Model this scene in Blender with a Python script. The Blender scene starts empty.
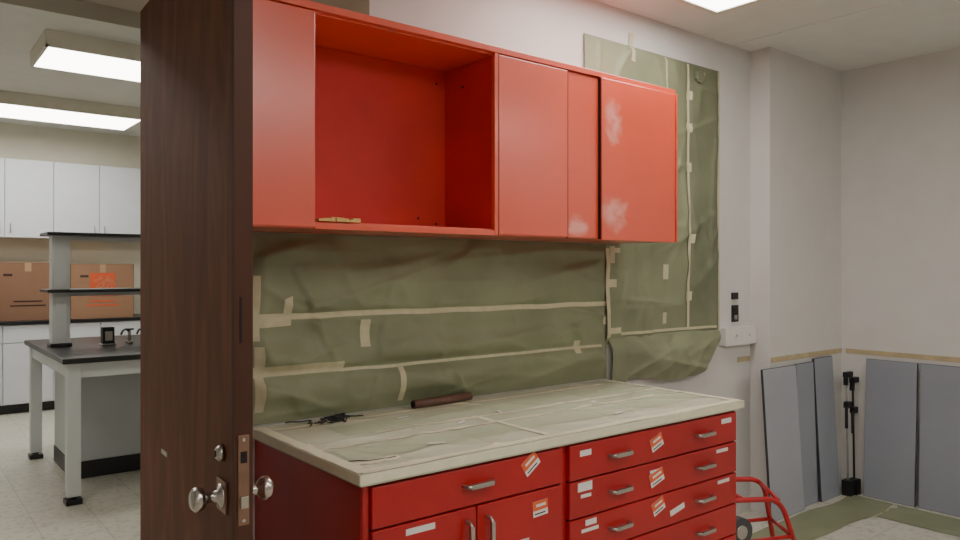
import bpy, bmesh, math, random
from mathutils import Vector, Matrix, noise, Euler
random.seed(4)
scene = bpy.context.scene

# ------------------------------------------------------------ materials
def lin(c):
    return tuple(((v/255.0)/12.92 if v/255.0 <= 0.04045 else (((v/255.0)+0.055)/1.055)**2.4) for v in c)

def M(name, rgb, rough=0.5, metal=0.0, var=0.08, scale=6.0, stretch=(1,1,1), bump=0.0, bscale=60.0, emit=0.0, rgb2=None, spec=0.5, detail=4, coat=0.0, coatr=0.25):
    m = bpy.data.materials.new(name); m.use_nodes = True
    nt = m.node_tree; N = nt.nodes; L = nt.links
    b = N["Principled BSDF"]
    c = lin(rgb)
    c2 = lin(rgb2) if rgb2 else tuple(min(1, v*(1+var)) for v in c)
    c1 = tuple(v*(1-var) for v in c) if not rgb2 else c
    tc = N.new("ShaderNodeTexCoord"); mp = N.new("ShaderNodeMapping"); mp.inputs["Scale"].default_value = stretch
    nz = N.new("ShaderNodeTexNoise"); nz.inputs["Scale"].default_value = scale; nz.inputs["Detail"].default_value = detail
    cr = N.new("ShaderNodeValToRGB")
    cr.color_ramp.elements[0].position = 0.35; cr.color_ramp.elements[0].color = (*c1, 1)
    cr.color_ramp.elements[1].position = 0.65; cr.color_ramp.elements[1].color = (*c2, 1)
    L.new(tc.outputs["Object"], mp.inputs["Vector"]); L.new(mp.outputs[0], nz.inputs["Vector"])
    L.new(nz.outputs["Fac"], cr.inputs["Fac"]); L.new(cr.outputs["Color"], b.inputs["Base Color"])
    b.inputs["Roughness"].default_value = rough; b.inputs["Metallic"].default_value = metal
    b.inputs["Specular IOR Level"].default_value = spec
    if coat:
        b.inputs["Coat Weight"].default_value=coat; b.inputs["Coat Roughness"].default_value=coatr
    if emit:
        b.inputs["Emission Color"].default_value = (*c, 1); b.inputs["Emission Strength"].default_value = emit
    if bump:
        n2 = N.new("ShaderNodeTexNoise"); n2.inputs["Scale"].default_value = bscale; n2.inputs["Detail"].default_value = 3
        bp = N.new("ShaderNodeBump"); bp.inputs["Strength"].default_value = bump; bp.inputs["Distance"].default_value = 0.01
        L.new(mp.outputs[0], n2.inputs["Vector"]); L.new(n2.outputs["Fac"], bp.inputs["Height"]); L.new(bp.outputs[0], b.inputs["Normal"])
    return m

RED=(232,80,48)
REDK=dict(rough=0.34, var=0.06, scale=2.5, bump=0.05, bscale=200, spec=0.8, coat=1.0, coatr=0.24)
m_wall = M("painted_wall", (211,208,204), 0.85, var=0.02, bump=0.05, bscale=120)
m_wall_lab = M("lab_wall_cream", (220,216,198), 0.85, var=0.02)
m_ceil = M("ceiling_paint", (224,224,219), 0.9, var=0.02, bump=0.06, bscale=90)
m_trimgray = M("frame_paint", (150,140,122), 0.5, var=0.04)
m_red = M("red_enamel", RED, **REDK)
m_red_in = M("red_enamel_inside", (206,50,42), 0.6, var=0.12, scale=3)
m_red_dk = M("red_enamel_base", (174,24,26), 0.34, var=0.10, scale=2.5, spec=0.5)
m_gap = M("shadow_gap_dark", (22,8,8), 0.8)
m_black = M("black_epoxy", (24,24,26), 0.35, var=0.1)
m_blackpl = M("black_plastic", (20,20,22), 0.5)
m_steel = M("brushed_steel", (176,172,166), 0.3, 0.95, var=0.08, scale=20)
m_bronze = M("worn_bronze_plate", (150,118,100), 0.38, 0.9, var=0.15, scale=14)
m_chrome = M("satin_chrome", (190,184,176), 0.24, 1.0, var=0.03)
m_paper = M("green_masking_paper", (126,130,102), 0.5, rgb2=(142,146,116), scale=3.0, bump=0.3, bscale=16, spec=0.4)
m_paper2 = M("green_masking_paper_dark", (108,112,88), 0.5, rgb2=(124,128,102), scale=3.0, bump=0.3, bscale=16, spec=0.4)
m_papertan = M("tan_masking_paper", (140,134,112), 0.8, var=0.05, spec=0.2)
m_tape = M("masking_tape", (200,192,158), 0.6, var=0.06, scale=30)
m_taperes = M("tape_residue", (190,172,136), 0.7, var=0.1, scale=20)
m_cpaper = M("counter_masking_film", (204,203,178), 0.27, rgb2=(218,216,194), scale=3.5, bump=0.3, bscale=10)
m_cgreen = M("counter_green_paper", (186,192,162), 0.27, rgb2=(200,204,176), scale=4, bump=0.3, bscale=10)
m_ctape = M("counter_tape", (226,219,190), 0.5, var=0.04, scale=30)
m_white_cab = M("white_laminate", (208,212,218), 0.4, var=0.02)
m_island = M("white_steel_frame", (208,211,211), 0.4, var=0.02)
m_island_in = M("grey_cabinet_side", (186,192,193), 0.5, var=0.02)
m_graypanel = M("grey_laminate", (148,152,161), 0.38, var=0.04, scale=2)
m_graypanel2 = M("grey_laminate_light", (166,169,176), 0.38, var=0.04, scale=2)
m_card = M("cardboard", (148,112,86), 0.85, var=0.03, scale=3)
m_card2 = M("cardboard_darker", (132,98,76), 0.85, var=0.03, scale=3)
m_cardtape = M("packing_tape", (172,140,110), 0.4, var=0.05)
m_carddk = M("cardboard_shadow_and_print", (60,40,30), 0.9)  # fold shadow painted along carton edges, and the ink of the dark printed marks
m_orange = M("orange_ink", (206,84,44), 0.7, var=0.04)
m_label = M("label_paper", (226,222,216), 0.6, var=0.03)
m_lorange = M("label_orange", (226,100,50), 0.6, var=0.03)
m_white = M("white_plastic", (222,220,214), 0.45, var=0.02)
m_pipe = M("brown_cardboard_tube", (104,72,60), 0.5, var=0.15)
m_light = M("fluorescent_diffuser", (254,251,246), 0.5, emit=10.8)
m_light2 = M("fluorescent_diffuser_lab", (255,251,243), 0.5, emit=11.0)
m_fixt = M("fixture_housing", (214,208,192), 0.5, var=0.02)
m_tire = M("grey_rubber", (70,70,72), 0.7)
m_dkred = M("red_tube_paint", (176,26,30), 0.35)
m_edge = M("door_edge_wood", (76,46,34), 0.55, var=0.12, scale=3, stretch=(2,2,0.4), spec=0.25)
m_scrap = M("torn_paper", (216,176,110), 0.8)
m_edgegrey = M("panel_edge_dark", (58,58,62), 0.6)

def wood():
    m = bpy.data.materials.new("dark_walnut_veneer"); m.use_nodes = True
    nt = m.node_tree; N = nt.nodes; L = nt.links; b = N["Principled BSDF"]
    tc = N.new("ShaderNodeTexCoord"); mp = N.new("ShaderNodeMapping"); mp.inputs["Scale"].default_value = (3,3,0.6)
    nz = N.new("ShaderNodeTexNoise"); nz.inputs["Scale"].default_value = 3; nz.inputs["Detail"].default_value = 6; nz.inputs["Distortion"].default_value = 2.0
    mp2 = N.new("ShaderNodeMapping"); mp2.inputs["Scale"].default_value = (45,45,5)
    n2 = N.new("ShaderNodeTexNoise"); n2.inputs["Scale"].default_value = 5; n2.inputs["Detail"].default_value = 4
    mx = N.new("ShaderNodeMath"); mx.operation='MULTIPLY_ADD'; mx.inputs[1].default_value=0.25
    cr = N.new("ShaderNodeValToRGB"); e = cr.color_ramp.elements
    e[0].position=0.36; e[0].color=(*lin((86,49,32)),1); e[1].position=0.88; e[1].color=(*lin((126,78,53)),1)
    k = e.new(0.62); k.color=(*lin((104,62,42)),1)
    L.new(tc.outputs["Object"],mp.inputs[0]); L.new(tc.outputs["Object"],mp2.inputs[0])
    L.new(mp.outputs[0],nz.inputs["Vector"]); L.new(mp2.outputs[0],n2.inputs["Vector"])
    L.new(n2.outputs["Fac"],mx.inputs[0]); L.new(nz.outputs["Fac"],mx.inputs[2]); L.new(mx.outputs[0],cr.inputs["Fac"])
    L.new(cr.outputs["Color"],b.inputs["Base Color"]); b.inputs["Roughness"].default_value=0.6
    b.inputs["Specular IOR Level"].default_value=0.2
    return m
m_wood = wood()

def tile_floor():
    m = bpy.data.materials.new("vinyl_tile"); m.use_nodes = True
    nt = m.node_tree; N = nt.nodes; L = nt.links; b = N["Principled BSDF"]
    tc = N.new("ShaderNodeTexCoord")
    br = N.new("ShaderNodeTexBrick"); br.offset=0.0; br.inputs["Scale"].default_value=1.0
    br.inputs["Brick Width"].default_value=0.305; br.inputs["Row Height"].default_value=0.305
    br.inputs["Mortar Size"].default_value=0.002; br.inputs["Mortar Smooth"].default_value=0.2
    br.inputs["Color1"].default_value=(*lin((206,202,188)),1); br.inputs["Color2"].default_value=(*lin((200,196,182)),1)
    br.inputs["Mortar"].default_value=(*lin((158,152,138)),1)
    nz = N.new("ShaderNodeTexNoise"); nz.inputs["Scale"].default_value=28; nz.inputs["Detail"].default_value=6
    cr = N.new("ShaderNodeValToRGB"); cr.color_ramp.elements[0].position=0.36; cr.color_ramp.elements[0].color=(0.62,0.61,0.58,1)
    cr.color_ramp.elements[1].position=0.5; cr.color_ramp.elements[1].color=(1,1,1,1)
    mx = N.new("ShaderNodeMix"); mx.data_type='RGBA'; mx.blend_type='MULTIPLY'; mx.inputs[0].default_value=0.6
    L.new(tc.outputs["Object"],br.inputs["Vector"]); L.new(tc.outputs["Object"],nz.inputs["Vector"])
    L.new(nz.outputs["Fac"],cr.inputs[0]); L.new(br.outputs["Color"],mx.inputs[6]); L.new(cr.outputs[0],mx.inputs[7])
    L.new(mx.outputs[2],b.inputs["Base Color"]); b.inputs["Roughness"].default_value=0.28
    return m
m_floor = tile_floor()

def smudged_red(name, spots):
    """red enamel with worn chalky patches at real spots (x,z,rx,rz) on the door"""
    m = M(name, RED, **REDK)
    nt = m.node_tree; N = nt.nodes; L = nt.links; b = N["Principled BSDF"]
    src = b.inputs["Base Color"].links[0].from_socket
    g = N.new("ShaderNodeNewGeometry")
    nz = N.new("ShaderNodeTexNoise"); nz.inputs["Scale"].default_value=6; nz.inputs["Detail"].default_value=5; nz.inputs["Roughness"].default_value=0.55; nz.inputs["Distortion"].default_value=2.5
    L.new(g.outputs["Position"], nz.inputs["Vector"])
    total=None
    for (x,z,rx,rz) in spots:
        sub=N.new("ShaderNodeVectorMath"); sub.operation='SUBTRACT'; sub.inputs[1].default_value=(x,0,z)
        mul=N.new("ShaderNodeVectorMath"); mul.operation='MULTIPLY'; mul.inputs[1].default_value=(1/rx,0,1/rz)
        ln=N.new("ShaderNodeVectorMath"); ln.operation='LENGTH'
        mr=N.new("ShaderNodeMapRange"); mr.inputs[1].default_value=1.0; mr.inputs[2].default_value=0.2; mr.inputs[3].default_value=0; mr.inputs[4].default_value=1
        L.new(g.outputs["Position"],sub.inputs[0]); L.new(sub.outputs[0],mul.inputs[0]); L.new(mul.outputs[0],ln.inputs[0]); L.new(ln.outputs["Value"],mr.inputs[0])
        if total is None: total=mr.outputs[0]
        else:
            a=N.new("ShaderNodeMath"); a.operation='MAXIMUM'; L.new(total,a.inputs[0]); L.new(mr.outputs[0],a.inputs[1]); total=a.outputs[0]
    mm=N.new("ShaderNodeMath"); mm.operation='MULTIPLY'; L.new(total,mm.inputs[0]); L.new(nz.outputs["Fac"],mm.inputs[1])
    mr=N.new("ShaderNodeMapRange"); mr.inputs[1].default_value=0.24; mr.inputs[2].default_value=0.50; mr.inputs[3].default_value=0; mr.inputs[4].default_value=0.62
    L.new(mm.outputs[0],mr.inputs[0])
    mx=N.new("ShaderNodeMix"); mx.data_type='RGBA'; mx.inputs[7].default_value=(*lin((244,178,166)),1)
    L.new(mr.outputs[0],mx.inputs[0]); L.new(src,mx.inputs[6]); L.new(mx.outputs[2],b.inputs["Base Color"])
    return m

# ------------------------------------------------------------ mesh builder
class B:
    def __init__(s): s.bm=bmesh.new(); s.mats=[]
    def mi(s,m):
        if m not in s.mats: s.mats.append(m)
        return s.mats.index(m)
    def _fin(s,geom_verts,m,smooth=False):
        i=s.mi(m); fs=set()
        for v in geom_verts:
            for f in v.link_faces: fs.add(f)
        for f in fs: f.material_index=i; f.smooth=smooth
    def box(s,x0,x1,y0,y1,z0,z1,m,mat=None):
        M4=Matrix.Translation(((x0+x1)/2,(y0+y1)/2,(z0+z1)/2))@Matrix.Diagonal((abs(x1-x0),abs(y1-y0),abs(z1-z0),1))
        if mat: M4=mat@M4
        r=bmesh.ops.create_cube(s.bm,size=1,matrix=M4); s._fin(r['verts'],m); return s
    def cyl(s,p1,p2,r,m,r2=None,seg=20):
        p1=Vector(p1);p2=Vector(p2);d=p2-p1
        q=d.to_track_quat('Z','Y').to_matrix().to_4x4()
        M4=Matrix.Translation((p1+p2)/2)@q
        g=bmesh.ops.create_cone(s.bm,cap_ends=True,segments=seg,radius1=r,radius2=r if r2 is None else r2,depth=d.length,matrix=M4)
        s._fin(g['verts'],m,True)
        for v in g['verts']:
            for f in v.link_faces:
                if len(f.verts)>4: f.smooth=False
        return s
    def tube(s,pts,r,m,seg=12):
        pts=[Vector(p) for p in pts]; rings=[]; up=None
        for i,p in enumerate(pts):
            t=(pts[min(i+1,len(pts)-1)]-pts[max(i-1,0)]).normalized()
            if up is None: up=t.orthogonal().normalized()
            up=(up-t*up.dot(t)).normalized(); w=t.cross(up)
            rings.append([s.bm.verts.new(p+(up*math.cos(a)+w*math.sin(a))*r) for a in [2*math.pi*k/seg for k in range(seg)]])
        for a,b in zip(rings[:-1],rings[1:]):
            for k in range(seg): s.bm.faces.new((a[k],a[(k+1)%seg],b[(k+1)%seg],b[k]))
        s.bm.faces.new(list(reversed(rings[0]))); s.bm.faces.new(rings[-1])
        s._fin([v for r_ in rings for v in r_],m,True); return s
    def lathe(s,origin,axis,prof,m,seg=28):
        origin=Vector(origin);q=Vector(axis).to_track_quat('Z','Y'); rings=[]
        for (h,r) in prof:
            rings.append([s.bm.verts.new(origin+q@Vector((r*math.cos(2*math.pi*k/seg),r*math.sin(2*math.pi*k/seg),h))) for k in range(seg)])
        for a,b in zip(rings[:-1],rings[1:]):
            for k in range(seg): s.bm.faces.new((a[k],a[(k+1)%seg],b[(k+1)%seg],b[k]))
        s.bm.faces.new(list(reversed(rings[0]))); s.bm.faces.new(rings[-1])
        s._fin([v for r_ in rings for v in r_],m,True); return s
    def grid(s,fn,nu,nv,m):
        vs=[[s.bm.verts.new(fn(i/nu,j/nv)) for j in range(nv+1)] for i in range(nu+1)]
        for i in range(nu):
            for j in range(nv): s.bm.faces.new((vs[i][j],vs[i+1][j],vs[i+1][j+1],vs[i][j+1]))
        s._fin([v for c in vs for v in c],m,True); return s
    def done(s,name,bevel=0.0,parent=None):
        bmesh.ops.recalc_face_normals(s.bm,faces=s.bm.faces)
        lo=Vector((min(v.co[i] for v in s.bm.verts) for i in range(3))); hi=Vector((max(v.co[i] for v in s.bm.verts) for i in range(3)))
        c=(lo+hi)/2; c.z=lo.z
        bmesh.ops.translate(s.bm,verts=s.bm.verts,vec=-c)
        me=bpy.data.meshes.new(name); s.bm.to_mesh(me); s.bm.free()
        for m in s.mats: me.materials.append(m)
        o=bpy.data.objects.new(name,me); o.location=c; scene.collection.objects.link(o)
        if bevel:
            md=o.modifiers.new("Bevel",'BEVEL'); md.width=bevel; md.segments=2; md.limit_method='ANGLE'; md.angle_limit=math.radians(50)
        if parent: 
            o.parent=parent; o.matrix_parent_inverse=Matrix.Translation(parent.location).inverted()
        return o
def empty(name,loc):
    e=bpy.data.objects.new(name,None); e.location=loc; e.empty_display_size=0.1; scene.collection.objects.link(e); return e

WY=2.54      # face of the cabinet wall
CZ=2.81      # ceiling of this room
LZ=3.06      # ceiling of the lab next door
RX=5.06      # right wall
# ------------------------------------------------------------ room shell
B().box(-2.0,RX+0.15,-3.5,9.65,-0.1,0.0,m_floor).done("floor")
w=B()
w.box(0.70,RX+0.15,WY,WY+0.13,0,3.2,m_wall)
w.box(-2.0,-0.36,WY,WY+0.13,0,3.2,m_wall)
w.box(-0.36,0.70,WY,WY+0.13,2.31,3.2,m_wall)
w.done("wall_back")
B().box(RX,RX+0.15,-3.5,WY,0,3.2,m_wall).done("wall_right")
B().box(-2.15,-2.0,-3.5,9.65,0,3.2,m_wall).done("wall_left")
B().box(-2.0,RX,-3.65,-3.5,0,3.2,m_wall).done("wall_front")
B().box(4.16,RX,WY-0.13,WY,0,CZ,m_wall).done("wall_chase")
c=B(); c.box(-2.0,RX,-3.5,WY,CZ,CZ+0.1,m_ceil); c.done("ceiling")
B().box(3.95,3.965,-3.5,WY-0.005,CZ-0.004,CZ,m_ceil).done("trim_ceiling_joint")
B().box(-2.0,RX,WY+0.13,9.5,LZ,LZ+0.1,m_ceil).done("ceiling_lab")
B().box(-2.0,RX,9.5,9.65,0,3.2,m_wall_lab).done("wall_lab_far")
B().box(RX,RX+0.15,WY+0.13,9.65,0,3.2,m_wall_lab).done("wall_lab_right")
B().box(RX-0.008,RX,-3.5,WY-0.13,0,0.09,m_white).done("baseboard_right",0.003)
f=B()
f.box(0.694,0.745,WY-0.018,WY+0.15,0,2.34,m_trimgray)
f.box(-0.38,-0.325,WY-0.02,WY+0.15,0,2.34,m_trimgray)
f.box(-0.38,0.745,WY-0.018,WY+0.15,2.285,2.345,m_trimgray)
f.done("trim_door_frame",0.004)

# ------------------------------------------------------------ wooden door, open ~90 deg
ang=math.atan2(0.040,0.91)
d=empty("door_1",(0.631,2.495,0.012))
d.rotation_euler=(0,0,-ang)
def dchild(b,name,bevel=0):
    o=b.done(name,bevel); loc=o.location.copy(); o.parent=d; o.location=loc; return o
H=2.27
b=B(); b.box(0.002,0.040,-0.905,0,0,H,m_wood); dchild(b,"slab",0.001)
b=B(); b.box(0.000,0.042,-0.911,-0.905,0,H,m_edge); b.box(0.0,0.002,-0.905,-0.893,0,H,m_edge); dchild(b,"edge_lipping",0.0015)
kz=0.955; ky=-0.835
b=B()
b.box(0.009,0.033,-0.9135,-0.9105,kz-0.05,kz+0.145,m_bronze)
b.box(0.013,0.029,-0.921,-0.9105,kz-0.012,kz+0.014,m_chrome)
b.box(0.014,0.028,-0.915,-0.9105,kz+0.085,kz+0.11,m_gap)
for zz in (kz-0.04,kz+0.135): b.cyl((0.021,-0.9145,zz),(0.021,-0.913,zz),0.004,m_chrome)
b.box(0.012,0.018,-0.912,-0.9105,1.30,1.40,m_gap)
dchild(b,"mortise_faceplate",0.0006)
b=B()
b.box(-0.004,0.0,ky-0.032,ky+0.032,kz-0.035,kz+0.035,m_bronze)
prof=[(0,0.028),(0.006,0.027),(0.010,0.014),(0.026,0.011),(0.034,0.013),(0.040,0.022),(0.050,0.0275),(0.060,0.0265),(0.067,0.018),(0.0685,0.006)]
b.lathe((-0.002,ky,kz),(-1,0,0),prof,m_chrome)
b.box(0.042,0.046,ky-0.03,ky+0.03,kz-0.033,kz+0.033,m_bronze)
b.lathe((0.044,ky,kz),(1,0,0),prof,m_chrome)
dchild(b,"door_knob")
b=B(); b.lathe((0.0,ky,kz+0.095),(-1,0,0),[(0,0.019),(0.010,0.017),(0.014,0.013),(0.016,0.011)],m_chrome)
b.box(-0.018,-0.015,ky-0.002,ky+0.002,kz+0.088,kz+0.102,m_gap)
b.lathe((0.042,ky,kz+0.095),(1,0,0),[(0,0.019),(0.012,0.015)],m_chrome)
dchild(b,"deadbolt_cylinder")
b=B(); b.box(-0.001,0.002,-0.34,-0.28,0.94,0.952,m_steel); dchild(b,"small_label")
b=B()
for zz in (0.2,1.1,2.0): b.cyl((0.046,0.004,zz),(0.046,0.004,zz+0.11),0.007,m_steel)
dchild(b,"hinges")

# ------------------------------------------------------------ upper cabinets
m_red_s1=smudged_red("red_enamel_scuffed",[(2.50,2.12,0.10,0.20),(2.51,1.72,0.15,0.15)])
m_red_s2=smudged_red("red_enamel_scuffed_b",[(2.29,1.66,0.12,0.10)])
UF=2.20; UB=WY-0.004; z0=1.604; z1=2.322
u=empty("wall_cabinet",(1.87,2.37,z0))
b=B()
b.box(0.80,2.95,UF+0.016,UB,z0,z0+0.024,m_red)
b.box(0.80,2.95,UF+0.016,UB,z1-0.024,z1,m_red)
b.box(0.80,0.82,UF+0.016,UB,z0+0.024,z1-0.024,m_red)
b.box(2.93,2.95,UF+0.016,UB,z0+0.024,z1-0.024,m_red)
b.box(1.835,1.862,UF+0.016,UB,z0+0.024,z1-0.024,m_red_in)
b.box(0.82,2.93,UB-0.012,UB,z0+0.024,z1-0.024,m_red_in)
b.done("carcass",0.002,u)
b=B()
b.box(0.80,2.95,UF-0.006,UF+0.016,z1-0.018,z1+0.006,m_red)
b.box(1.084,1.85,UF-0.002,UF+0.016,z0-0.002,z0+0.018,m_red)
b.box(1.832,1.850,UF-0.004,UF+0.016,z0,z1-0.018,m_red)
b.done("face_rails",0.002,u)
B().box(0.812,1.084,UF-0.004,UF+0.014,z0+0.003,z1-0.022,m_red).done("left_panel",0.003,u)
B().box(1.853,2.228,UF-0.004,UF+0.014,z0+0.003,z1-0.022,m_red).done("door_panel_a",0.003,u)
B().box(2.231,2.421,UF+0.003,UF+0.015,z0+0.003,z1-0.022,m_red_s2).done("door_panel_b",0.002,u)
b=B(); b.box(2.424,2.936,UF-0.016,UF+0.006,z0-0.004,z1-0.020,m_red_s1); b.done("door_panel_c",0.003,u)
b=B(); b.box(2.421,2.4245,UF-0.010,UF+0.006,z0,z1-0.022,m_gap); b.box(2.228,2.2315,UF-0.002,UF+0.01,z0,z1-0.022,m_gap); b.box(1.850,1.8535,UF-0.002,UF+0.01,z0,z1-0.022,m_gap)
b.box(2.937,2.941,UF-0.010,UF+0.01,z0,z1-0.02,m_gap); b.done("door_gaps",0,u)
b=B(); b.box(2.941,2.952,UF-0.018,UF+0.016,z0,z1-0.016,m_red); b.done("end_stile",0.001,u)
b=B()
for (x,z) in ((1.79,2.24),(1.79,1.66),(1.70,1.68),(1.12,1.68)): b.cyl((x,UB-0.014,z),(x,UB-0.012,z),0.005,m_gap)
b.cyl((1.832,2.40,2.21),(1.835,2.40,2.21),0.005,m_gap)
b.done("shelf_peg_holes",0,u)
b=B()
for k in range(9):
    x=1.10+0.016*k; hh=0.006+0.010*random.random()
    b.box(x,x+0.03,UF+0.002+0.012*random.random(),UF+0.05,z0+0.0245,z0+0.0245+hh,m_scrap)
b.done("torn_tape_scraps",0.001,u)

# ------------------------------------------------------------ base cabinets
BF=1.795
g=empty("base_cabinet",(1.92,2.16,0))
b=B()
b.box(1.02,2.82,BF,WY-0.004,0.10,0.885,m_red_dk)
b.done("carcass",0.002,g)
B().box(1.04,2.80,BF+0.06,WY-0.01,0.0,0.10,m_black).done("toe_kick",0,g)
b=B()
def front(x0,x1,za,zb):
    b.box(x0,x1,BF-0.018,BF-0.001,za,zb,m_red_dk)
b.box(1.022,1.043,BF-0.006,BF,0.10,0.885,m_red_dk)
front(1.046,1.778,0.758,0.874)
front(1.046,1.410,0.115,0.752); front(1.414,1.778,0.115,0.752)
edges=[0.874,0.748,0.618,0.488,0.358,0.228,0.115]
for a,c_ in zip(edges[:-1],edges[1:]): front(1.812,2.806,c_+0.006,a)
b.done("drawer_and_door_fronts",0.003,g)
b=B()
b.box(1.044,1.780,BF-0.003,BF-0.0005,0.751,0.759,m_gap); b.box(1.4095,1.4145,BF-0.003,BF-0.0005,0.115,0.752,m_gap)
for zz in edges[1:-1]: b.box(1.811,2.807,BF-0.003,BF-0.0005,zz-0.001,zz+0.007,m_gap)
b.done("reveal_gaps",0,g)
b=B()
for (x,z) in [(1.412,0.822)]+[(x,(a+c_)/2+0.004) for a,c_ in zip(edges[:-1],edges[1:]) for x in (2.06,2.57)]:
    y=BF-0.018
    b.tube([(x-0.052,y+0.001,z),(x-0.050,y-0.018,z),(x-0.044,y-0.026,z),(x+0.044,y-0.026,z),(x+0.050,y-0.018,z),(x+0.052,y+0.001,z)],0.0062,m_steel,10)
    b.box(x-0.043,x+0.043,y-0.0325,y-0.020,z-0.007,z+0.007,m_steel)
for x in (1.372,1.452):
    y=BF-0.018; za,zb=0.60,0.715
    b.tube([(x,y+0.001,za),(x,y-0.018,za+0.003),(x,y-0.026,za+0.010),(x,y-0.026,zb-0.010),(x,y-0.018,zb-0.003),(x,y+0.001,zb)],0.006,m_steel,10)
    b.box(x-0.007,x+0.007,y-0.033,y-0.020,za+0.012,zb-0.012,m_steel)
b.done("pull_handles",0.001,g)
b=B(); y=BF-0.0195
def sticker(x,z,w_,h_,rot=0,orange=False):
    R=Matrix.Translation((x,y,z))@Matrix.Rotation(rot,4,'Y')
    b.box(-w_/2,w_/2,-0.0006,0.001,-h_/2,h_/2,m_label,R)
    if orange:
        b.box(-w_/2,w_/2,-0.0012,-0.0004,-h_*0.1,h_/2,m_lorange,R)
        b.box(-w_*0.3,w_*0.35,-0.0016,-0.0008,h_*0.12,h_*0.3,m_label,R)
        b.box(-w_*0.4,w_*0.3,-0.0012,-0.0004,-h_*0.36,-h_*0.28,m_black,R)
sticker(1.632,0.846,0.07,0.05,-0.6,True); sticker(1.675,0.695,0.065,0.05,-0.05,True)
sticker(1.205,0.728,0.10,0.018); sticker(1.888,0.842,0.055,0.02); sticker(1.885,0.727,0.07,0.03); sticker(1.89,0.695,0.05,0.012)
sticker(1.915,0.600,0.055,0.02); sticker(1.91,0.575,0.085,0.012)
sticker(2.275,0.822,0.07,0.05,-0.35,True); sticker(2.275,0.690,0.08,0.05,-0.3,True); sticker(2.285,0.580,0.07,0.05,-0.35,True)
sticker(2.73,0.846,0.07,0.02); sticker(2.70,0.728,0.08,0.014); sticker(2.71,0.60,0.08,0.014); sticker(2.40,0.545,0.09,0.022,-0.2); sticker(2.27,0.715,0.07,0.012)
sticker(1.13,0.60,0.06,0.02); sticker(1.60,0.60,0.05,0.02)
b.done("stickers",0,g)

# ---- crease machinery
def creases(n,x0,x1,za,zb,seed,hmin,hmax,hor=True,wmin=0.008,wmax=0.028):
    r=random.Random(seed); out=[]
    for _ in range(n):
        a=r.gauss(0,0.35) if hor else math.pi/2+r.gauss(0,0.5)
        out.append((r.uniform(x0,x1),r.uniform(za,zb),math.cos(a),math.sin(a),r.uniform(0.08,0.35),r.uniform(wmin,wmax),r.uniform(hmin,hmax)))
    return out
def crease_h(x,z,cs):
    h=0
    for (cx,cz_,ca,sa,ln,wd,hh) in cs:
        dx=x-cx;dz=z-cz_; l=dx*ca+dz*sa
        if abs(l)>ln*2.5: continue
        q=-dx*sa+dz*ca
        if abs(q)>wd*5: continue
        ww=wd if q>0 else wd*2.2
        h+=hh*math.exp(-(l/ln)**2-(abs(q)/ww)**1.5)
    return h

# countertop + masking film
cx0,cx1,cy0,cy1=1.0,2.83,1.76,WY-0.004
ct=empty("countertop",(1.92,2.15,0.885))
B().box(cx0,cx1,cy0,cy1,0.886,0.915,m_cgreen).done("slab",0.003,ct)
CC=creases(34,1.0,2.83,1.78,2.5,41,0.002,0.0045,True,0.006,0.014)+creases(14,1.0,2.83,1.78,2.5,42,0.002,0.0045,False,0.006,0.012)
def cz(x,y): 
    e=max(0,min(1,(y-cy0)/0.03,(cy1-y)/0.02,(x-cx0)/0.03,(cx1-x)/0.03))
    return 0.9178+0.0018*(1+noise.noise(Vector((x*5,y*11,3))))+e*crease_h(x,y,CC)
b=B()
def fc(s,t):
    x=cx0-0.002+(cx1-cx0+0.004)*s; y=cy0-0.002+(cy1-cy0)*t; return (x,y,cz(x,y))
b.grid(fc,260,110,m_cpaper)
b.done("masking_film",0,ct)
b=B()
def strip(x0,x1,y0,y1,m,dz=0.0006,jit=0.004):
    sd=random.random()*50
    nu=max(6,int((x1-x0)*140)); nv=max(4,int((y1-y0)*140))
    def fn(s,t):
        x=x0+(x1-x0)*s+jit*noise.noise(Vector((t*9,sd,s*2))); y=y0+(y1-y0)*t+jit*3*noise.noise(Vector((s*6,sd,t)))
        return (x,y,cz(x,y)+dz)
    b.grid(fn,nu,nv,m)
strip(1.05,2.79,1.90,2.04,m_cgreen,0.0012,0.010); strip(1.20,2.70,2.20,2.38,m_cgreen,0.0012,0.010); strip(1.70,2.79,2.08,2.16,m_cgreen,0.0014,0.008)
strip(1.01,2.82,1.762,1.80,m_ctape,0.002); strip(1.02,2.80,2.055,2.080,m_ctape,0.0022); strip(1.30,2.80,2.17,2.195,m_ctape,0.0022)
strip(1.72,1.745,1.78,2.20,m_ctape,0.003); strip(1.00,1.04,1.77,2.50,m_ctape,0.003); strip(2.79,2.825,1.77,2.50,m_ctape,0.003)
strip(1.05,2.7,2.42,2.445,m_ctape,0.0022); strip(1.04,1.18,1.84,1.87,m_ctape,0.0022)
b.box(cx0-0.002,cx1+0.003,cy0-0.0035,cy0-0.001,0.893,0.920,m_ctape)
b.box(cx0-0.0035,cx0-0.001,cy0-0.002,cy1,0.893,0.920,m_ctape)
b.box(cx1+0.001,cx1+0.0035,cy0-0.002,cy1,0.893,0.920,m_ctape)
b.done("tape_strips",0,ct)
b=B()
for (x,y_,r) in ((1.62,2.13,0.5),(1.86,2.2,1.2),(2.2,1.9,0.2),(1.35,1.9,-.4),(2.3,2.12,.8),(1.5,2.33,.1)):
    zz=cz(x,y_)+0.004
    b.box(-0.028,0.028,-0.007,0.007,zz,zz+0.0015,m_label,Matrix.Translation((x,y_,0))@Matrix.Rotation(r,4,'Z'))
b.tube([(a_,b_,cz(a_,b_)+0.003) for a_,b_ in ((1.04,1.90),(1.06,1.885),(1.09,1.87),(1.12,1.866),(1.15,1.855),(1.17,1.85))],0.0016,m_blackpl,6)
b.done("paper_scraps",0,ct)
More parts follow.
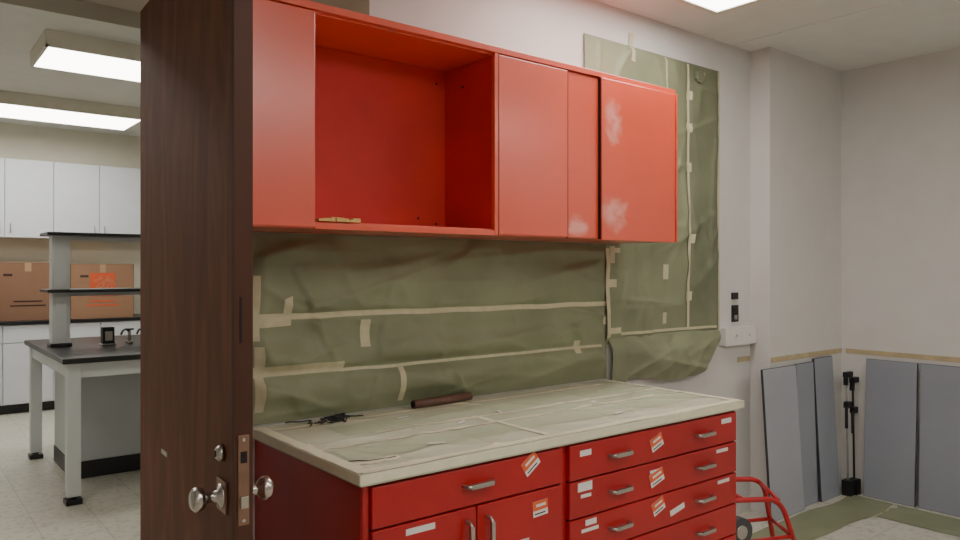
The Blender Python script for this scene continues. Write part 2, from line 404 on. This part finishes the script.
b=B(); b.cyl((1.63,2.455,0.941),(1.93,2.475,0.941),0.0165,m_pipe); b.cyl((1.628,2.4548,0.941),(1.6305,2.455,0.941),0.012,m_gap); b.done("cardboard_tube")
b=B()
for k in range(7):
    random.seed(20+k); px,py=1.17+0.02*k,2.41+0.01*k
    pts=[]
    a=random.uniform(-0.6,0.6)
    for t in range(9):
        X_=px+0.014*t*math.cos(a); Y_=py+0.012*t*math.sin(a)
        pts.append((X_,Y_,cz(X_,Y_)+0.005+0.006*abs(math.sin(t*1.1+k)))); a+=random.uniform(-0.5,0.5)
    b.tube(pts,0.0026,m_blackpl,7)
b.box(1.26,1.31,2.42,2.45,0.9225,0.932,m_blackpl)
b.done("wire_scraps")

# ------------------------------------------------------------ masking paper on the wall
p=empty("masking_paper",(1.9,WY-0.01,1.2))
C1=creases(46,1.0,2.85,0.95,1.6,7,0.006,0.018)+creases(16,1.0,2.8,0.95,1.5,8,0.006,0.014,False)
C2=creases(34,2.7,3.8,1.1,2.6,17,0.006,0.016,False)+creases(18,2.7,3.8,1.1,2.6,19,0.005,0.012,True)
C3=creases(16,2.85,3.85,0.85,1.15,27,0.006,0.016,True,0.014,0.03)+creases(5,2.85,3.85,0.85,1.15,29,0.006,0.014,False,0.014,0.03)
def edge(a,k=0.04): return max(0.0,min(1.0,a/k))
def yb1(x,z):
    e=min(edge(x-1.01),edge(2.845-x),edge(z-0.925,0.03),edge(1.602-z))
    sag=0.030*math.exp(-((z-1.035-0.02*math.sin(x*3))/0.05)**2)+0.030*math.exp(-((z-1.165-0.02*math.sin(x*2.3+1))/0.045)**2)+0.012*math.exp(-((z-1.40)/0.08)**2)
    pin=1-0.8*math.exp(-((z-1.305)/0.02)**2)
    pin*=1-0.7*math.exp(-((z-1.10)/0.018)**2)
    return WY-0.006-e*pin*(crease_h(x,z,C1)+sag*(0.8+0.6*noise.noise(Vector((x*2.5,z*2,5)))))-0.002*e
def yb2(x,z):
    e=min(edge(3.815-x),1 if z<2.6 else edge(2.63-z,0.03))
    if z<1.4: e=min(e,edge(z-1.10))
    e*=1-0.7*math.exp(-((x-3.513)/0.02)**2)
    e*=1-0.9*math.exp(-((x-2.94)/0.03)**2) if z>1.6 and z<2.33 else 1
    return WY-0.007-e*(crease_h(x,z,C2)+0.010*(0.5+noise.noise(Vector((x*2,z*1.5,9)))))
b=B()
b.grid(lambda s,t:(1.01+1.835*s, yb1(1.01+1.835*s,0.925+0.677*t), 0.925+0.677*t),200,100,m_paper); b.done("backsplash_sheet",0,p)
b=B()
b.grid(lambda s,t:(2.83+0.69*s, yb2(2.83+0.69*s,1.10+1.225*t), 1.10+1.225*t),60,120,m_paper)
b.grid(lambda s,t:(2.68+0.84*s, yb2(2.68+0.84*s,2.325+0.305*t), 2.325+0.305*t),70,26,m_paper)
b.grid(lambda s,t:(3.50+0.315*s+0.01*noise.noise(Vector((s,t*7,2)))*(1-s), yb2(3.50+0.315*s,1.10+1.53*t)-0.0015, 1.10+1.53*t),26,150,m_paper2)
b.done("side_sheet",0,p)
b=B()
def f4(s,t):
    x=2.85+(3.80-2.85)*s
    zb=0.895+0.025*noise.noise(Vector((x*4,2,2)))+0.018*math.sin(x*7)+(0.15*max(0,(s-0.80)/0.20)**1.2)
    if s<0.12: zb-=0.02
    z=zb+(1.13-zb)*t
    prof=math.sin(math.pi*min(1,(1-t)*0.72+0.02))*0.04
    y=WY-0.008-prof*(0.8+0.5*noise.noise(Vector((x*3,z*3,1))))-crease_h(x,z,C3)*min(1,(1-t)*6)
    return (x+0.008*noise.noise(Vector((z*9,s*3,4))),min(y,WY-0.006),z)
b.grid(f4,120,44,m_paper); b.done("loose_drape",0,p)
b=B(); b.grid(lambda s,t:(0.80+0.68*s,WY-0.004-0.004*abs(noise.noise(Vector((s*6,t*3,1)))),2.30+0.42*t),20,12,m_papertan); b.done("upper_tan_sheet",0,p)
b=B()
def vt(x0,x1,za,zb,yf=yb1,m=m_tape,slope=0.0):
    sd=random.random()*40
    hor=(x1-x0)>(zb-za)
    nu,nv=(max(6,int((x1-x0)*100)),4) if hor else (4,max(6,int((zb-za)*100)))
    def fn(s,t):
        x=x0+(x1-x0)*s; z=za+(zb-za)*t+slope*(x-x0)
        j=0.005*noise.noise(Vector((x*5,z*5,sd)))
        x_=x+(0 if hor else j); z_=z+(j if hor else 0)
        return (x_,yf(x_,z_)-0.0028,z_)
    b.grid(fn,nu,nv,m)
flat=lambda x,z: WY-0.001
vt(1.01,2.845,1.292,1.314)
vt(1.35,2.80,1.088,1.100)
vt(1.01,1.36,1.092,1.130)
vt(1.015,1.045,0.97,1.20); vt(1.012,1.035,1.22,1.45)
vt(1.02,1.15,1.268,1.30); vt(1.12,1.15,1.30,1.365,slope=0.4)
vt(1.435,1.475,1.175,1.28)
vt(1.60,1.625,0.95,1.085)
vt(2.60,2.64,1.07,1.13)
vt(2.83,2.856,1.13,1.58,yb2); vt(2.84,2.90,1.50,1.535,yb2); vt(2.85,2.91,1.38,1.42,yb2); vt(2.84,2.94,1.150,1.18,yb2); vt(2.94,3.78,1.135,1.150,yb2)
vt(2.86,2.90,1.53,1.59,yb2); vt(2.88,2.94,1.56,1.585,yb2); vt(2.80,2.85,1.20,1.24,yb1)
yb2f=lambda x,z: yb2(x,z)-0.0015
vt(3.500,3.522,1.14,2.62,yb2f)
for zz in (1.62,2.02,2.42,1.30,2.24): vt(3.49,3.54,zz,zz+0.05,lambda x,z: yb2(x,z)-0.0025)
vt(3.795,3.818,1.12,2.62,yb2f)
vt(3.30,3.312,2.30,2.62,yb2)
vt(3.02,3.055,2.55,2.625,yb2); vt(3.02,3.055,2.63,2.70,flat); vt(3.29,3.33,1.42,1.50,yb2); vt(3.29,3.32,1.18,1.24,yb2)
vt(3.60,3.66,2.57,2.59,yb2f); vt(3.30,3.40,2.40,2.42,yb2)
b.done("tape_strips",0,p)
B().cyl((3.60,WY-0.04,2.56),(3.60,WY-0.006,2.56),0.035,m_paper2).done("taped_fixture",0.004,p)
b=B(); b.box(4.165,RX-0.001,WY-0.133,WY-0.1305,0.912,0.944,m_taperes); b.box(4.02,4.155,WY-0.003,WY-0.0005,0.914,0.944,m_taperes)
b.box(RX-0.003,RX-0.0005,0.6,WY-0.16,0.912,0.944,m_taperes); b.done("trim_tape_line")

b=B(); b.box(3.955,4.015,WY-0.012,WY,1.295,1.335,m_blackpl); b.done("switch_label_plate",0.002)
b=B(); b.box(3.955,4.02,WY-0.010,WY-0.0005,1.16,1.26,m_blackpl)
b.box(3.972,4.003,WY-0.013,WY-0.009,1.175,1.20,m_steel); b.box(3.972,4.003,WY-0.013,WY-0.009,1.22,1.245,m_blackpl); b.done("wall_outlet",0.002)
b=B(); b.box(3.83,4.155,WY-0.045,WY-0.0005,1.025,1.13,m_white); b.cyl((3.94,WY-0.049,1.08),(3.94,WY-0.044,1.08),0.022,m_white)
b.box(3.933,3.936,WY-0.0505,WY-0.048,1.075,1.09,m_blackpl); b.box(3.944,3.947,WY-0.0505,WY-0.048,1.075,1.09,m_blackpl); b.cyl((4.08,WY-0.047,1.08),(4.08,WY-0.044,1.08),0.006,m_steel)
b.done("electrical_raceway",0.006)

# ------------------------------------------------------------ leaning grey panels
def panel(p0,p1,width_dir,lean,w_,h_,th=0.014,mt=m_graypanel):
    b=B(); b.box(0,w_,0,th,0,h_,m_edgegrey)
    b.box(0.002,w_-0.002,-0.0012,0.0,0.002,h_-0.002,mt)
    o=b.done("cabinet_panel")
    X=Vector(width_dir).normalized(); L_=Vector(lean).normalized(); tilt=p1
    Z=(Vector((0,0,1))*math.cos(tilt)+L_*math.sin(tilt)).normalized(); Y=Z.cross(X)
    R=Matrix((X,Y,Z)).transposed().to_4x4()
    c=Vector(p0)+X*(w_/2)+Y*(th/2)
    o.matrix_world=Matrix.Translation(c)@R
    return o
PW=WY-0.13
panel((4.035,PW-0.085,0.001),0.065,(1,0.0,0),(0,1,0),0.375,0.885,mt=m_graypanel2)
panel((4.418,PW-0.056,0.001),0.035,(1,0,0),(0,1,0),0.215,0.885)
panel((4.640,PW-0.076,0.001),0.055,(1,0,0),(0,1,0),0.24,0.905)
panel((RX-0.072,2.235,0.001),0.05,(0,-1,0),(1,0,0),0.31,0.89)
panel((RX-0.060,1.908,0.001),0.035,(0,-1,0),(1,0,0),0.46,0.89)
for k,(x,y_) in enumerate(((4.92,2.30),(4.985,2.29))):
    b=B(); hh=0.79-0.04*k
    b.tube([(x,y_,0.02),(x+0.01,y_+0.01,0.4),(x+0.02,y_+0.02,hh)],0.007,m_steel if k==0 else m_blackpl,8)
    b.box(x-0.03,x+0.045,y_-0.012,y_+0.022,hh-0.02,hh+0.015,m_blackpl)
    b.box(x-0.03,x-0.01,y_-0.008,y_+0.018,hh-0.07,hh-0.02,m_blackpl)
    b.box(x-0.02,x+0.03,y_-0.012,y_+0.022,hh-0.22,hh-0.18,m_blackpl)
    b.cyl((x-0.022,y_,hh-0.35),(x-0.022,y_,hh-0.21),0.010,m_blackpl)
    b.box(x-0.028,x+0.028,y_-0.03,y_+0.03,0.001,0.10,m_blackpl)
    b.done("bar_clamp",0.002)
b=B()
def fl(x0,x1,y0,y1,h):
    b.grid(lambda s,t:(x0+(x1-x0)*s,y0+(y1-y0)*t+0.03*noise.noise(Vector((s*5,0,h*900))),h+0.004*abs(noise.noise(Vector((s*9,t*5,1))))),26,8,m_paper)
fl(3.25,4.95,2.02,2.29,0.003); fl(4.62,4.95,0.6,2.0,0.0025)
b.done("floor_masking_paper")

# ------------------------------------------------------------ red tubular cart beside the cabinet
b=B()
def arc(pts,n=6,r=0.08):
    out=[]
    P=[Vector(q) for q in pts]
    out.append(P[0])
    for i in range(1,len(P)-1):
        a=P[i]+(P[i-1]-P[i]).normalized()*r; c_=P[i]+(P[i+1]-P[i]).normalized()*r
        for k in range(n+1):
            t=k/n; out.append(a*(1-t)**2+P[i]*2*t*(1-t)+c_*t*t)
    out.append(P[-1]); return out
x0=2.93
b.tube(arc([(x0-0.01,2.24,0.02),(x0+0.03,2.18,0.47),(x0+0.46,2.00,0.44),(x0+0.54,1.97,0.02)]),0.012,m_dkred)
b.tube(arc([(x0-0.01,1.90,0.02),(x0+0.01,1.95,0.43),(x0+0.32,1.83,0.41),(x0+0.40,1.74,0.02)]),0.012,m_dkred)
for (pa,pb) in (((x0+0.05,2.17,0.455),(x0+0.03,1.94,0.42)),((x0+0.44,2.01,0.43),(x0+0.31,1.835,0.405)),((x0+0.50,1.985,0.24),(x0+0.355,1.79,0.24)),((x0+0.01,2.20,0.24),(x0+0.0,1.93,0.24)),
                ((x0+0.0,1.93,0.24),(x0+0.355,1.79,0.24)),((x0+0.01,2.20,0.24),(x0+0.50,1.985,0.24)),((x0+0.17,2.12,0.462),(x0+0.14,1.90,0.42))):
    b.tube([pa,pb],0.009,m_dkred)
for (x,y_) in ((x0+0.035,1.87),(x0+0.09,2.27)):
    b.cyl((x-0.0,y_-0.018,0.31),(x+0.01,y_+0.018,0.31),0.062,m_tire,seg=28); b.cyl((x,y_-0.023,0.31),(x+0.01,y_+0.023,0.31),0.03,m_steel)
b.tube([(x0+0.035,1.87,0.31),(x0+0.09,2.27,0.31)],0.008,m_steel)
b.done("utility_cart_frame")

# ------------------------------------------------------------ ceiling lights of this room
def troffer(x0,x1,y0,y1,zc,m,name="ceiling_light",drop=0.03):
    b=B()
    b.box(x0-0.03,x1+0.03,y0-0.03,y0,zc-drop,zc-0.0005,m_fixt); b.box(x0-0.03,x1+0.03,y1,y1+0.03,zc-drop,zc-0.0005,m_fixt)
    b.box(x0-0.03,x0,y0,y1,zc-drop,zc-0.0005,m_fixt); b.box(x1,x1+0.03,y0,y1,zc-drop,zc-0.0005,m_fixt)
    b.box(x0,x1,y0,y1,zc-drop+0.006,zc-0.002,m)
    b.done(name)
troffer(2.15,3.36,1.66,2.24,CZ,m_light,drop=0.012)
troffer(0.4,1.6,-0.35,0.25,CZ,m_light,drop=0.012)
troffer(3.7,4.9,-1.25,-0.65,CZ,m_light,drop=0.012)
troffer(1.6,2.8,-1.25,-0.65,CZ,m_light,drop=0.012)
troffer(-1.4,-0.2,-2.0,-1.4,CZ,m_light,drop=0.012)

# ------------------------------------------------------------ neighbouring lab
def boxlight(x0,x1,y0,y1,zc,h):
    b=B(); b.box(x0,x1,y0,y1,zc-h+0.012,zc-0.0005,m_fixt); b.box(x0+0.02,x1-0.02,y0+0.02,y1-0.02,zc-h,zc-h+0.012,m_light2)
    b.box(x0,x1,y0,y0+0.02,zc-h-0.004,zc-h+0.012,m_fixt); b.box(x0,x0+0.02,y0,y1,zc-h-0.004,zc-h+0.012,m_fixt)
    b.done("ceiling_light")
boxlight(0.84,2.08,5.62,6.28,LZ,0.11)
boxlight(-0.5,0.74,7.80,8.55,LZ,0.11)
boxlight(0.75,2.02,7.80,8.55,LZ,0.11)
boxlight(-0.8,0.4,3.6,4.2,LZ,0.11)  # unseen fixture, added to brighten the lab and its floor
boxlight(3.2,4.4,5.6,6.2,LZ,0.11)
b=B(); yb=9.18
xs=[-0.5,0.0,0.5,1.0,1.45,1.90,2.35,2.80]
b.box(xs[0],xs[-1],yb+0.02,9.499,1.81,2.64,m_white_cab)
for a,c_ in zip(xs[:-1],xs[1:]): b.box(a+0.004,c_-0.004,yb,yb+0.019,1.815,2.635,m_white_cab)
for i,(a,c_) in enumerate(zip(xs[:-1],xs[1:])):
    x=(c_-0.05) if i%2==0 else (a+0.05); b.cyl((x,yb-0.02,1.86),(x,yb-0.02,1.96),0.005,m_steel)
    for zz in (1.865,1.955): b.cyl((x,yb-0.02,zz),(x,yb,zz),0.004,m_steel)
b.done("lab_wall_cabinet",0.002)
b=B(); yb=8.88
b.box(-0.5,3.4,yb+0.02,9.499,0.10,0.91,m_white_cab); b.box(-0.5,3.4,yb+0.08,9.499,0.0,0.10,m_black); b.box(-0.52,3.42,yb-0.02,9.499,0.912,0.945,m_black)
xs=[-0.5,0.0,0.5,0.95,1.40,1.85,2.3,2.8,3.4]
for a,c_ in zip(xs[:-1],xs[1:]):
    b.box(a+0.004,c_-0.004,yb,yb+0.019,0.11,0.72,m_white_cab); b.box(a+0.004,c_-0.004,yb,yb+0.019,0.73,0.905,m_white_cab)
b.done("lab_base_cabinet",0.002)
def cbox(x0,x1,y0,y1,z_,h,logo,mc):
    e=empty("cardboard_box",((x0+x1)/2,(y0+y1)/2,z_))
    b=B(); b.box(x0,x1,y0,y1,z_,z_+h,mc)
    ym=(y0+y1)/2
    b.box(x0-0.003,x1+0.003,y0-0.004,ym-0.004,z_+h+0.0005,z_+h+0.007,m_cardtape); b.box(x0-0.003,x1+0.003,ym+0.004,y1,z_+h+0.0005,z_+h+0.006,mc)
    b.box((x0+x1)/2-0.03,(x0+x1)/2+0.03,y0-0.0012,y0,z_+h-0.09,z_+h,m_cardtape)
    b.box((x0+x1)/2-0.22,(x0+x1)/2-0.14,y0-0.0015,y0,z_+h-0.14,z_+h-0.115,m_carddk)
    b.box(x0,x0+0.006,y0-0.0015,y0,z_,z_+h,m_carddk); b.box(x1-0.006,x1,y0-0.0015,y0,z_,z_+h,m_carddk)
    b.done("carton",0.004,e)
    cx=(x0+x1)/2; cz_=z_+h*0.60
    b=B()
    if logo: b.box(cx-0.125,cx+0.125,y0-0.002,y0-0.0005,cz_-0.11,cz_+0.14,m_orange)
    b.box(cx-0.13,cx+0.13,y0-0.002,y0-0.0005,cz_-0.17,cz_-0.155,m_orange if logo else m_carddk); b.box(cx-0.16,cx+0.16,y0-0.002,y0-0.0005,cz_-0.215,cz_-0.20,m_orange if logo else m_carddk)
    b.done("printed_mark",0,e)
    if logo:
      for i,(tx,sz) in enumerate((("THE",0.05),("HOME",0.078),("DEPOT",0.072))):
        cu=bpy.data.curves.new("print_text",'FONT'); cu.body=tx; cu.size=sz; cu.align_x='CENTER'; cu.align_y='CENTER'; cu.extrude=0.0004
        cu.materials.append(m_cardtape); o=bpy.data.objects.new("print_text_%d"%i,cu); scene.collection.objects.link(o)
        R=Matrix.Translation((cx,y0-0.003,cz_+0.015))@Matrix.Rotation(math.pi/2,4,'X')@Matrix.Rotation(math.radians(40),4,'Z')@Matrix.Translation((0,0.066-0.064*i,0))
        o.parent=e; o.matrix_parent_inverse=Matrix.Translation(e.location).inverted(); o.matrix_basis=R
cbox(0.90,1.480,9.02,9.40,0.946,0.60,False,m_card2)
cbox(1.56,2.19,8.90,9.40,0.946,0.585,True,m_card)
cbox(0.24,0.86,8.93,9.40,0.946,0.60,True,m_card)

i_=empty("lab_island_bench",(2.2,6.0,0))
X0,X1,Y0,Y1=0.87,3.5,5.20,6.80
b=B(); b.box(X0,X1,Y0,Y1,0.885,0.92,m_black); b.done("epoxy_top",0.006,i_)
b=B()
for x in (X0+0.03,X1-0.11):
    for y_ in (Y0+0.03,Y1-0.11): 
        b.box(x,x+0.078,y_,y_+0.078,0.05,0.884,m_island); b.cyl((x+0.039,y_+0.039,0.006),(x+0.039,y_+0.039,0.05),0.022,m_black); b.box(x-0.008,x+0.086,y_-0.008,y_+0.086,0.0,0.035,m_black)
b.box(X0+0.04,X1-0.04,Y0+0.04,Y0+0.07,0.79,0.884,m_island); b.box(X0+0.04,X1-0.04,Y1-0.07,Y1-0.04,0.79,0.884,m_island)
b.box(X0+0.04,X0+0.07,Y0+0.07,Y1-0.07,0.79,0.884,m_island); b.box(X1-0.07,X1-0.04,Y0+0.07,Y1-0.07,0.79,0.884,m_island)
b.done("frame",0.003,i_)
b=B(); b.box(1.04,3.3,5.86,6.55,0.12,0.884,m_island_in); b.box(1.035,3.305,5.85,6.56,0.0,0.12,m_black); b.done("service_core",0.003,i_)
b=B()
for x in (0.945,2.9):
    b.box(x,x+0.115,6.05,6.165,0.92,1.72,m_island); b.box(x-0.012,x+0.127,6.038,6.177,0.92,0.945,m_black)
    b.box(x+0.02,x+0.095,6.045,6.05,0.96,1.70,m_island)
b.done("uprights",0.003,i_)
b=B()
for z_ in (1.31,1.715): 
    b.box(0.90,3.1,5.94,6.27,z_,z_+0.022,m_black)
    b.box(0.95,3.05,6.09,6.12,z_-0.03,z_,m_island)
b.done("shelves",0.003,i_)
b=B()
b.box(1.26,1.34,5.98,6.05,0.921,1.05,m_blackpl); b.box(1.275,1.325,5.975,5.981,0.95,1.02,m_steel); b.box(1.25,1.35,5.97,6.06,0.921,0.93,m_steel)
b.done("outlet_pedestal",0.003,i_)
b=B()
for x in (1.45,1.56):
    b.cyl((x,6.02,0.921),(x,6.02,0.94),0.028,m_steel); b.cyl((x,6.02,0.94),(x,6.02,1.02),0.012,m_steel)
    b.tube([(x,6.02,1.01),(x-0.03,5.99,1.03),(x-0.06,5.96,1.02),(x-0.075,5.945,0.995)],0.008,m_blackpl); b.box(x-0.03,x+0.03,6.01,6.03,1.02,1.032,m_blackpl)
b.done("gas_taps",0.001,i_)

wd=bpy.data.worlds.new("World"); scene.world=wd; wd.use_nodes=True
wd.node_tree.nodes["Background"].inputs[0].default_value=(0.8,0.8,0.85,1); wd.node_tree.nodes["Background"].inputs[1].default_value=0.15
cam=bpy.data.cameras.new("camera"); co=bpy.data.objects.new("camera",cam); scene.collection.objects.link(co)
co.location=(0,0,1.47); co.rotation_euler=(math.radians(90),0,math.radians(-38.7)); cam.lens=28.0; cam.sensor_width=36.0; cam.clip_start=0.05
scene.camera=co
